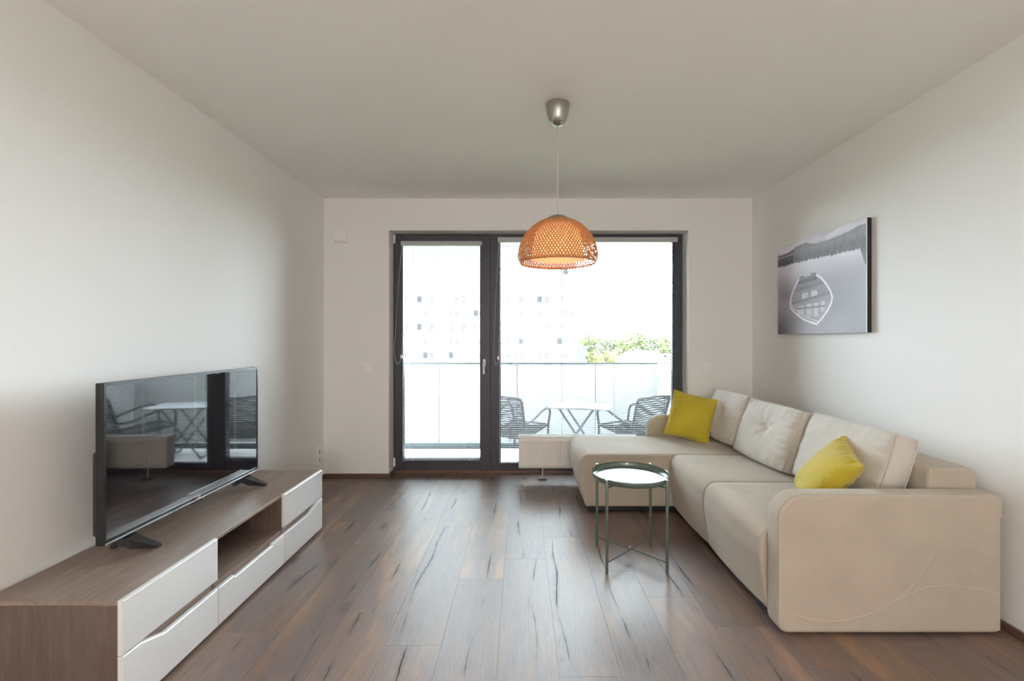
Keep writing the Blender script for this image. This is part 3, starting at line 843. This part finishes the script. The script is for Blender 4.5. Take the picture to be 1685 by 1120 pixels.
# ---- loose back cushions
def cushion(name, label, cat, group, centre, nrm, up, w, h, edge, bulge, mat, pipe_mat, tufts=(), seed=1, pinch=.0, corner=.10, wr=.004, nx=44, nz=34, sag=0.0):
    """pillow lying in the plane of (side, up), thickness along nrm"""
    n = Vector(nrm).normalized(); u = Vector(up); u = (u-n*u.dot(n)).normalized(); s = n.cross(u)
    t = thing(name, label, cat, centre, group)
    t.rotation_euler = Matrix((s, n, u)).transposed().to_euler()
    def outline(a, b):
        kx = math.sqrt(max(0, 1-b*b*corner)) if corner > 0 else 1
        kz = math.sqrt(max(0, 1-a*a*corner)) if corner > 0 else 1
        x = a*w/2*kx*(1-pinch*(1-b*b)*abs(a)); z = b*h/2*kz*(1-pinch*(1-a*a)*abs(b))
        z -= sag*(1-a*a)*max(0, b)
        return x, z
    off = Vector((seed*13.7, seed*5.1, seed*3.3))
    def height(a, b, side):
        m = (max(0, 1-abs(a)**2.6)*max(0, 1-abs(b)**2.6))**.55
        x, z = outline(a, b); y = edge/2+bulge*m
        e = max(abs(a), abs(b)); em = max(0, (e-.55)/.45)*(1-max(0, e-.93)/.07)
        # folds pulled in from the seams
        if abs(a) > abs(b): f = noise.noise(Vector((a*3, b*13, side*7))+off)
        else: f = noise.noise(Vector((a*13, b*3, side*7+3))+off)
        y += wr*em*f*2.2
        y += wr*1.2*noise.noise(Vector((x*7, z*7, side*3))+off)*m
        for (ta, tb, dep) in tufts:
            dx, dz = x-ta*w/2, z-tb*h/2; d2 = dx*dx+dz*dz; d = math.sqrt(d2)
            y -= dep*math.exp(-d2/(.045**2))+dep*.45*math.exp(-d2/(.12**2))
            y += .25*dep*math.sin(math.atan2(dz, dx)*7+seed)*math.exp(-((d-.06)/.04)**2)
        return x, max(y, edge/2*.6), z
    bm = bmesh.new(); G = {}
    for side in (-1, 1):
        for i in range(nx+1):
            for j in range(nz+1):
                a = i/nx*2-1; b = j/nz*2-1
                a = math.copysign(1-(1-abs(a))**1.35, a); b = math.copysign(1-(1-abs(b))**1.35, b)
                x, y, z = height(a, b, side)
                if (abs(a) > .9999 or abs(b) > .9999): y = edge/2
                G[side, i, j] = bm.verts.new((x, y*side, z))
        for i in range(nx):
            for j in range(nz):
                q = [G[side, i, j], G[side, i+1, j], G[side, i+1, j+1], G[side, i, j+1]]
                bm.faces.new(q if side < 0 else q[::-1])
    loop = [(i, 0) for i in range(nx)]+[(nx, j) for j in range(nz)]+[(i, nz) for i in range(nx, 0, -1)]+[(0, j) for j in range(nz, 0, -1)]
    L = len(loop)
    if edge > .01:
        cols_ = []
        for (i, j) in loop:
            A = G[-1, i, j].co; Bv = G[1, i, j].co; mids = []
            for k in (1, 2, 3):
                p = A.lerp(Bv, k/4); d = Vector((p.x, 0, p.z)).normalized(); mids.append(bm.verts.new(p+d*.010*math.sin(PI*k/4)+d*.002*noise.noise(p*30+off)))
            cols_.append([G[-1, i, j]]+mids+[G[1, i, j]])
        for k in range(L):
            a, b = cols_[k], cols_[(k+1) % L]
            for q in range(4): bm.faces.new((a[q], a[q+1], b[q+1], b[q]))
    else:
        for k in range(L):
            a, b = loop[k], loop[(k+1) % L]
            bm.faces.new((G[-1, a[0], a[1]], G[1, a[0], a[1]], G[1, b[0], b[1]], G[-1, b[0], b[1]]))
    front_pts = [G[-1, i, j].co.copy() for i, j in loop]; back_pts = [G[1, i, j].co.copy() for i, j in loop]
    bmesh.ops.recalc_face_normals(bm, faces=bm.faces)
    add('cover', bm, mat, t, smooth=True, local=True)
    sides = ((front_pts, -1), (back_pts, 1)) if edge > .01 else ((front_pts, 0),)
    for P_, sg in sides:
        bm = bmesh.new()
        tube(bm, [p+Vector((p.x, 0, p.z)).normalized()*(.0025)+Vector((0, sg*.0015, 0)) for p in P_], .0034 if edge > .01 else .0026, 6, closed=True)
        add('piping', bm, pipe_mat, t, smooth=True, local=True)
    for (ta, tb, dep) in tufts:
        x, z = ta*w/2, tb*h/2
        bm = bmesh.new(); bmesh.ops.create_uvsphere(bm, u_segments=12, v_segments=8, radius=.007, matrix=Matrix.Translation((x, -(edge/2+bulge*.93-dep*1.25), z)) @ Matrix.Diagonal((1, .5, 1, 1)))
        add('button', bm, mat, t, smooth=True, local=True)
    return t
# the local -Y side is the visible face, so nrm points away from the room side
tilt = math.radians(20)
def back_cushion(y0, y1, x, z, label, tufts, seed, tl=tilt, h=.412, yaw=0, edge=.105):
    n = Matrix.Rotation(yaw, 3, 'Z') @ Vector((math.cos(tl), 0, -math.sin(tl)))
    up = Matrix.Rotation(yaw, 3, 'Z') @ Vector((math.sin(tl), 0, math.cos(tl)))
    return cushion('back_cushion', label, 'cushion', 'large beige back cushions on the sofa', (x, (y0+y1)/2, z), n, up, y1-y0, h, edge, .050, M['cushion'], M['cushion'], tufts, seed, corner=.10, wr=.007, sag=.008)
back_cushion(2.215, 2.880, 1.785, .641, 'large beige back cushion nearest the front armrest, behind the mustard pillow', (), 1)
back_cushion(2.895, 3.545, 1.735, .641, 'middle beige back cushion with one tufted button', ((.12, .10, .026),), 2, yaw=math.radians(2))
back_cushion(3.560, 4.110, 1.715, .655, 'beige back cushion farthest away beside the upright mustard pillow', ((.0, .10, .024),), 3, yaw=math.radians(3))

# ---- mustard throw pillows
cushion('throw_pillow', 'mustard throw pillow standing upright at the window end of the sofa', 'pillow', 'mustard throw pillows',
        (1.430, 3.93, .640), (.30, .88, -.28), (.32, .22, 1.0), .355, .385, .004, .058, M['yellow'], M['yellow'], (), 5, pinch=.06, corner=0, wr=.005, nx=40, nz=40)
cushion('throw_pillow', 'mustard throw pillow slumped behind the front armrest', 'pillow', 'mustard throw pillows',
        (1.575, 2.405, .598), (.766, -.215, -.605), (.187, -.15, .29), .380, .380, .004, .075, M['yellow'], M['yellow'], (), 6, pinch=.07, corner=0, wr=.008, nx=44, nz=44)

# ================================================================== SIDE TABLE
tcx, tcy = .642, 2.750
tb = thing('side_table', 'round sage green metal tray table in front of the sofa', 'table', (tcx, tcy, 0))
prof = [(0.0005, .478), (.205, .478), (.219, .483), (.2245, .492), (.2255, .512), (.2245, .5145), (.2225, .512), (.2215, .494), (.216, .4865), (.205, .4825), (.0005, .4825)]
add('tray', lathe(bmesh.new(), prof, (tcx, tcy, 0), 72), M['tray'], tb, autosmooth=35)
lg_ = .1675
for sx in (-1, 1):
    for sy in (-1, 1):
        X, Y = tcx+sx*lg_, tcy+sy*lg_
        l = add('leg', lathe(bmesh.new(), [(.0080, .0), (.0085, .002), (.0085, .511), (.0075, .513)], (X, Y, 0), 16), M['green'], tb, autosmooth=35)
        bm = bmesh.new(); bmesh.ops.create_uvsphere(bm, u_segments=14, v_segments=8, radius=.008, matrix=Matrix.Translation((X, Y, .514)) @ Matrix.Diagonal((1, 1, .6, 1)))
        add('cap', bm, M['silver'], l, smooth=True)
        bm = bmesh.new(); tube(bm, [(X, Y, .470), (tcx+sx*.02, tcy+sy*.02, .4725)], .0050, 8); add('bracket', bm, M['green'], l)
for s in (-1, 1):
    bm = bmesh.new(); z = .052 if s > 0 else .060
    tube(bm, [(tcx-lg_, tcy-s*lg_, .056), (tcx, tcy, z), (tcx+lg_, tcy+s*lg_, .056)], .0042, 8)
    add('crossbar', bm, M['green'], tb, autosmooth=40)
bm = bmesh.new(); bmesh.ops.create_uvsphere(bm, u_segments=14, v_segments=8, radius=.007, matrix=Matrix.Translation((tcx, tcy, .066)))
add('screw', bm, M['silver'], tb, smooth=True)

# ================================================================== RADIATOR
rx0, rx1, ry0, ry1, rz0, rz1 = -.022, 1.06, 4.235, 4.335, .118, .408
rad = thing('radiator', 'low white panel radiator in front of the window behind the sofa chaise', 'radiator', (.5, 4.29, 0))
bm = bmesh.new(); nX = int((rx1-rx0)/.0333*8); zsx = [rz0, rz0+.004, rz0+.036, rz0+.048, rz0+.056, rz1-.058, rz1-.046, rz1-.040, rz1-.022, rz1-.018]
def dep(x, zi):
    if zi in (0, 9): return .006
    if zi in (1, 2, 7, 8): return 0
    u = ((x-rx0)/.0333) % 1
    if x < rx0+.03 or x > rx1-.03: return 0
    d = max(0, min(1, (abs(u-.5)-.12)/.10)); d = 1-d
    return .010*d*(.5 if zi in (3, 6) else 1)
grid = [[bm.verts.new((rx0+(rx1-rx0)*i/nX, ry0+dep(rx0+(rx1-rx0)*i/nX, j), z)) for j, z in enumerate(zsx)] for i in range(nX+1)]
for i in range(nX):
    for j in range(len(zsx)-1): bm.faces.new((grid[i][j], grid[i+1][j], grid[i+1][j+1], grid[i][j+1]))
add('front_panel', bm, M['radiator'], rad, autosmooth=60)
add('body', B(rx0+.004, rx1-.004, ry0+.012, ry1-.01, rz0+.006, rz1-.022, bev=.002, seg=1), M['radiator'], rad)
for x in (rx0-.004, rx1-.002):
    add('end_cover', B(x, x+.006, ry0+.004, ry1, rz0+.01, rz1, bev=.002, seg=1), M['radiator'], rad)
gr = add('top_grille', B(rx0, rx1, ry0+.004, ry0+.012, rz1-.016, rz1, bev=.002, seg=1), M['radiator'], rad)
bm = bmesh.new(); x = rx0+.008
while x < rx1-.01:
    box(bm, x, x+.0055, ry0+.012, ry1-.008, rz1-.008, rz1-.002); x += .0115
add('grille_bars', bm, M['radiator'], gr, kind='stuff')
add('grille_rear', B(rx0, rx1, ry1-.008, ry1, rz1-.016, rz1, bev=.002, seg=1), M['radiator'], gr)
for X in (.195, .90):
    f = add('foot', lathe(bmesh.new(), [(.012, rz0-.012), (.013, rz0+.002)], (X, 4.30, 0), 16), M['plastic'], rad, autosmooth=40)
    add('stem', lathe(bmesh.new(), [(.0065, .012), (.0065, rz0-.008)], (X, 4.30, 0), 14), M['handle'], f, autosmooth=40)
    add('floor_rosette', B(X-.042, X+.042, 4.275, 4.325, 0, .012, bev=.003), M['base'], f, label='brown rosette on the floor')

# ================================================================== PENDANT LAMP
LX, LY = .203, 2.60
lamp = thing('pendant_lamp', 'pendant lamp with orange woven bamboo dome shade hanging from the ceiling', 'lamp', (LX, LY, H))
cup = [(.066, 2.6095), (.0665, 2.598), (.064, 2.575), (.058, 2.548), (.050, 2.524), (.040, 2.506), (.0385, 2.5045), (.0375, 2.5035), (.0365, 2.5035), (.030, 2.495), (.018, 2.489), (.006, 2.487)]
add('ceiling_cup', lathe(bmesh.new(), cup, (LX, LY, 0), 40), M['steel'], lamp, autosmooth=50)
bm = bmesh.new(); tube(bm, [(LX, LY, 2.49), (LX+.001, LY, 2.25), (LX, LY, 1.985)], .0026, 8)
add('cable', bm, M['cord'], lamp, smooth=True)
def domeR(t):          # t 0 top .. 1 rim : (radius, z)
    a = t*1.72
    r = .222*math.sin(min(a, PI/2))**.92 if a < PI/2 else .222*(1-.06*((a-PI/2)/(1.72-PI/2))**1.3)
    z = 1.972-.219*(1-math.cos(a))**.98
    return r, z
T0 = .09
def weave_ribbon(bm, phi, turn, wid, ph, n=30, t0=T0, t1=1.0):
    prev = None
    for k in range(n+1):
        t = t0+(t1-t0)*k/n; r, z = domeR(t); r2, z2 = domeR(min(1, t+.01)); r1, z1 = domeR(max(0, t-.01))
        a = phi+turn*t; off = .0016*math.sin(k*PI+ph)
        dt = Vector((r2-r1, 0, z2-z1)); dphi = turn*.02*r
        rad = Vector((math.cos(a), math.sin(a), 0)); tan = Vector((-math.sin(a), math.cos(a), 0))
        nrm = (rad*(-(z2-z1))+Vector((0, 0, 1))*(r2-r1)).normalized()
        dirv = (rad*(r2-r1)+tan*dphi+Vector((0, 0, z2-z1))).normalized()
        side = nrm.cross(dirv).normalized()
        p = Vector((LX, LY, 0))+rad*r+Vector((0, 0, z))+nrm*off
        hw = wid/2; th = .0006
        ring = [bm.verts.new(p+side*hw+nrm*th), bm.verts.new(p-side*hw+nrm*th), bm.verts.new(p-side*hw-nrm*th), bm.verts.new(p+side*hw-nrm*th)]
        if prev:
            for q in range(4): bm.faces.new((prev[q], prev[(q+1) % 4], ring[(q+1) % 4], ring[q]))
        prev = ring
bm = bmesh.new(); NR = 80
rl = random.Random(5)
for k in range(NR):
    ph = k*PI
    weave_ribbon(bm, 2*PI*k/NR+rl.uniform(-.006, .006), 1.10, .0068, ph)
    weave_ribbon(bm, 2*PI*(k+.5)/NR+rl.uniform(-.006, .006), -1.10, .0068, ph+PI/2)
shade = add('woven_shade', bm, M['bamboo'], lamp, kind='stuff')
for t in (1.0, .985):
    r, z = domeR(t); bm = bmesh.new(); tube(bm, [(LX+r*math.cos(2*PI*k/72), LY+r*math.sin(2*PI*k/72), z) for k in range(72)], .0028, 6, closed=True)
    add('rim', bm, M['bamboo'], shade, smooth=True)
add('shade_cap', lathe(bmesh.new(), [(.060, 1.9665), (.052, 1.978), (.036, 1.986), (.018, 1.990), (.004, 1.991)], (LX, LY, 0), 32), M['steel'], lamp, autosmooth=50)
# inner fabric drum with a closed diffuser underneath
drum = [(.085, 1.935), (.120, 1.90), (.134, 1.85), (.141, 1.79), (.145, 1.742)]
dr = add('inner_shade', lathe(bmesh.new(), drum, (LX, LY, 0), 48, cap0=True, cap1=False), M['lampshade'], lamp, autosmooth=60)
add('diffuser', lathe(bmesh.new(), [(.0005, 1.737), (.08, 1.738), (.13, 1.740), (.144, 1.742), (.144, 1.745), (.13, 1.743), (.0005, 1.741)], (LX, LY, 0), 48), M['lampshade'], dr, autosmooth=60)
bl = bpy.data.lights.new('lamp_bulb', 'POINT'); bl.energy = 1.5; bl.color = (1, .62, .32); bl.shadow_soft_size = .03
blo = bpy.data.objects.new('lamp_bulb', bl); COL.objects.link(blo); blo.location = (LX, LY, 1.83)

# ================================================================== PICTURE
pxf = 2.130; py0, py1, pz0, pz1 = 2.865, 3.862, 1.338, 2.048
pic = thing('canvas_picture', 'wide black and white canvas print of a rowing boat on a misty lake', 'picture', (2.145, (py0+py1)/2, pz0))
add('canvas', B(pxf+.0008, XR-.001, py0, py1, pz0, pz1, bev=.002, seg=1), M['print_edge'], pic)
NU, NV = 500, 356
uu, vv = np.meshgrid(np.linspace(0, 1, NU+1), np.linspace(0, 1, NV+1))
rng = np.random.RandomState(4)
def vnoise(x, y, seed=0):
    r = np.random.RandomState(seed).rand(64, 64)
    xi = np.floor(x).astype(int); yi = np.floor(y).astype(int); fx = x-xi; fy = y-yi
    fx = fx*fx*(3-2*fx); fy = fy*fy*(3-2*fy)
    g = lambda a, b: r[a % 64, b % 64]
    return (g(xi, yi)*(1-fx)+g(xi+1, yi)*fx)*(1-fy)+(g(xi, yi+1)*(1-fx)+g(xi+1, yi+1)*fx)*fy
def sstep(a, b, x): t = np.clip((x-a)/(b-a), 0, 1); return t*t*(3-2*t)
def mixv(a, b, m): return a*(1-m)+b*m
sky = .60-.14*sstep(.4, .9, vnoise(uu*5+vv*9, vv*22-uu*6, 1))+.06*(1-uu)
hilltop = np.interp(uu[0], [0, .22, .26, .38, .5, .65, .78, .86, .93, 1.0], [.905, .925, .955, .958, .910, .912, .919, .935, .945, .955])
hilltop = hilltop+.006*(vnoise(uu[0]*90, uu[0]*0, 2)-.5)+.012*(vnoise(uu[0]*14, uu[0]*0, 3)-.5)
shore = np.interp(uu[0], [0, .25, .5, .78, .94, 1], [.775, .775, .765, .750, .745, .55])
shore = shore+.022*(vnoise(uu[0]*110, uu[0]*0, 5)-.5)
img = sky
hill = mixv(.20, .29, sstep(.8, .9, vv))+.05*uu*(1-vv); hill = np.where(uu < .225, hill-.10, hill)
img = np.where(vv < hilltop[None, :], hill+.05*(vnoise(uu*60, vv*22, 9)-.5)+.04*(vnoise(uu*150, vv*40, 19)-.5), img)
img = np.where((abs(vv-.875-.02*uu) < .004) & (uu < .23), .5, img)
water = .40+.24*sstep(.50, .80, vv)*(1-.25*np.abs(uu-.45))+.07*(vnoise(uu*3, vv*3, 7)-.5)-.22*sstep(.45, .0, uu)*sstep(.45, .0, vv)
water = water-.05*sstep(.3, .7, uu)*sstep(.6, .3, vv)+.05*sstep(.55, .75, vnoise(uu*2.5+3, vv*3.5, 12))*sstep(.5, .65, vv)
water = water-.12*np.exp(-((uu-.12)/.10)**2-((vv-.44)/.10)**2)
img = np.where(vv < shore[None, :], water, img)
boat = [(.295, .59), (.5, .598), (.56, .555), (.606, .495), (.655, .42), (.678, .35), (.668, .29), (.636, .235), (.58, .16), (.509, .094), (.43, .12), (.356, .15), (.28, .20), (.224, .245), (.185, .29), (.178, .34), (.19, .40), (.21, .455), (.25, .53)]
def inside(px_, py_, poly):
    c = np.zeros(px_.shape, bool); n = len(poly)
    for i in range(n):
        (x1, y1), (x2, y2) = poly[i], poly[(i+1) % n]
        cond = ((y1 > py_) != (y2 > py_)) & (px_ < (x2-x1)*(py_-y1)/((y2-y1) if y2 != y1 else 1e-9)+x1)
        c ^= cond
    return c
def dseg(x, y, a, b):
    ax, ay = a; bx, by = b; k = np.array([1.0, .71])
    X, Y = x-ax, (y-ay)*.71; dx, dy = bx-ax, (by-ay)*.71; t = np.clip((X*dx+Y*dy)/(dx*dx+dy*dy), 0, 1)
    return np.hypot(X-t*dx, Y-t*dy)
ins = inside(uu, vv, boat)
inner = .30+.10*sstep(.5, .15, vv)+.06*(vnoise(uu*24, vv*24, 11)-.5)
img = np.where(ins, inner, img)
for (a, b, c_, d) in ((.27, .36, .20, .30), (.385, .45, .17, .31), (.475, .53, .17, .31), (.55, .60, .21, .32), (.33, .41, .36, .43), (.44, .52, .37, .44)):
    m = (uu > a+.02*(vv-c_)) & (uu < b) & (vv > c_) & (vv < d) & ins
    img = np.where(m, .52+.12*(vnoise(uu*40, vv*40, 13)-.5), img)
for a, b, w_, g_ in (((.20, .335), (.67, .395), .010, .27), ((.27, .47), (.60, .51), .012, .25), ((.30, .55), (.50, .565), .015, .20), ((.25, .27), (.60, .27), .006, .28)):
    img = np.where((dseg(uu, vv, a, b) < w_) & ins, g_, img)
for i in range(len(boat)):
    a, b = boat[i], boat[(i+1) % len(boat)]
    if i == 0: continue
    img = np.where(dseg(uu, vv, a, b) < .0075, .72, img)
for i in range(9, 16):
    a, b = boat[i], boat[i+1]; img = np.where(dseg(uu, vv, (a[0]+.012, a[1]+.03), (b[0]+.012, b[1]+.03)) < .003, .66, img)
for i in (0,):
    img = np.where((dseg(uu, vv, (.30, .59), (.50, .595)) < .006) | (dseg(uu, vv, (.31, .60), (.35, .603)) < .009) | (dseg(uu, vv, (.45, .612), (.495, .61)) < .009), .27, img)
for _ in range(2):
    p_ = np.pad(img, 1, mode='edge'); img = (p_[:-2, 1:-1]+p_[2:, 1:-1]+p_[1:-1, :-2]+p_[1:-1, 2:]+2*p_[1:-1, 1:-1])/6
img = np.clip(img, .05, .85)
verts = [(pxf, py1+(py0-py1)*u, pz0+(pz1-pz0)*v) for u, v in zip(uu.ravel(), vv.ravel())]
faces = [(j*(NU+1)+i, j*(NU+1)+i+1, (j+1)*(NU+1)+i+1, (j+1)*(NU+1)+i) for j in range(NV) for i in range(NU)]
off = pic.location
me = bpy.data.meshes.new('print'); me.from_pydata([(x-off.x, y-off.y, z-off.z) for x, y, z in verts], [], faces)
ca = me.color_attributes.new('ink', 'FLOAT_COLOR', 'POINT')
g = img.ravel(); lg2 = 1.5*g**1.3
colr = np.stack([lg2*.98, lg2*.955, lg2*1.07, np.ones_like(g)], 1).astype(np.float32).ravel()
ca.data.foreach_set('color', colr)
t = NT('canvas_print'); at = t.node('ShaderNodeAttribute'); at.attribute_name = 'ink'
t.set(Base_Color=at.outputs['Color'], Roughness=.6); t.bump(t.noise(t.coords(), 900, 2), .15, .0008)
me.materials.append(t.m)
po = bpy.data.objects.new('print', me); COL.objects.link(po); po.parent = pic
bm = bmesh.new()   # narrow white paper edge along the near side of the print
box(bm, pxf-.0006, pxf+.0004, py0, py0+.004, pz0, pz1)
add('print_border', bm, M['plastic'], pic)

# ================================================================== SMALL WALL FITTINGS
def BX(px, Y=YB): return (px-CX)*Y/F
def BZ(py, Y=YB): return CZ-(py-CY)*Y/F
th = thing('thermostat', 'square white wall unit beside the upper left window corner', 'thermostat', (BX(561.5), YB, BZ(400)))
add('housing', B(BX(550.5), BX(572.5), YB-.035, YB, BZ(400), BZ(378), bev=.006), M['plastic'], th, autosmooth=40)
add('lid_line', B(BX(551.5), BX(571.5), YB-.0365, YB-.034, BZ(398.5), BZ(397.8)), M['alu'], th)
for px_, lab in ((605.5, 'white light switch left of the balcony door'), (1162, 'white light switch right of the window above the sofa')):
    s = thing('light_switch', lab, 'switch', (BX(px_), YB, BZ(611)), 'white light switches on the window wall')
    add('plate', B(BX(px_)-.042, BX(px_)+.042, YB-.009, YB, BZ(604)-.042, BZ(604)+.042, bev=.003), M['plastic'], s)
    add('rocker', B(BX(px_)-.028, BX(px_)+.028, YB-.014, YB-.009, BZ(604)-.028, BZ(604)+.028, bev=.002), M['plastic'], s)
so = thing('wall_socket', 'white double socket low on the left wall behind the stand', 'socket', (XL, 4.235, .16))
zc = .235
add('plate', B(XL, XL+.010, 4.195, 4.275, zc-.078, zc+.078, bev=.003), M['plastic'], so)
for dzz in (.036, -.036):
    bm = bmesh.new(); bmesh.ops.create_cone(bm, cap_ends=True, segments=24, radius1=.021, radius2=.019, depth=.002, matrix=Matrix.Translation((XL+.0105, 4.235, zc+dzz)) @ Matrix.Rotation(PI/2, 4, 'Y'))
    rec = add('outlet', bm, M['alu'], so)
    for dy in (-.009, .009):
        bm = bmesh.new(); bmesh.ops.create_cone(bm, cap_ends=True, segments=10, radius1=.0028, radius2=.0028, depth=.001, matrix=Matrix.Translation((XL+.0118, 4.235+dy, zc+dzz)) @ Matrix.Rotation(PI/2, 4, 'Y'))
        add('hole', bm, M['foot'], rec)
for o in list(bpy.data.objects):
    if o.type == 'MESH' and o.parent is None and o.get('kind') == 'structure' and o.name not in ('floor',): recentre(o)
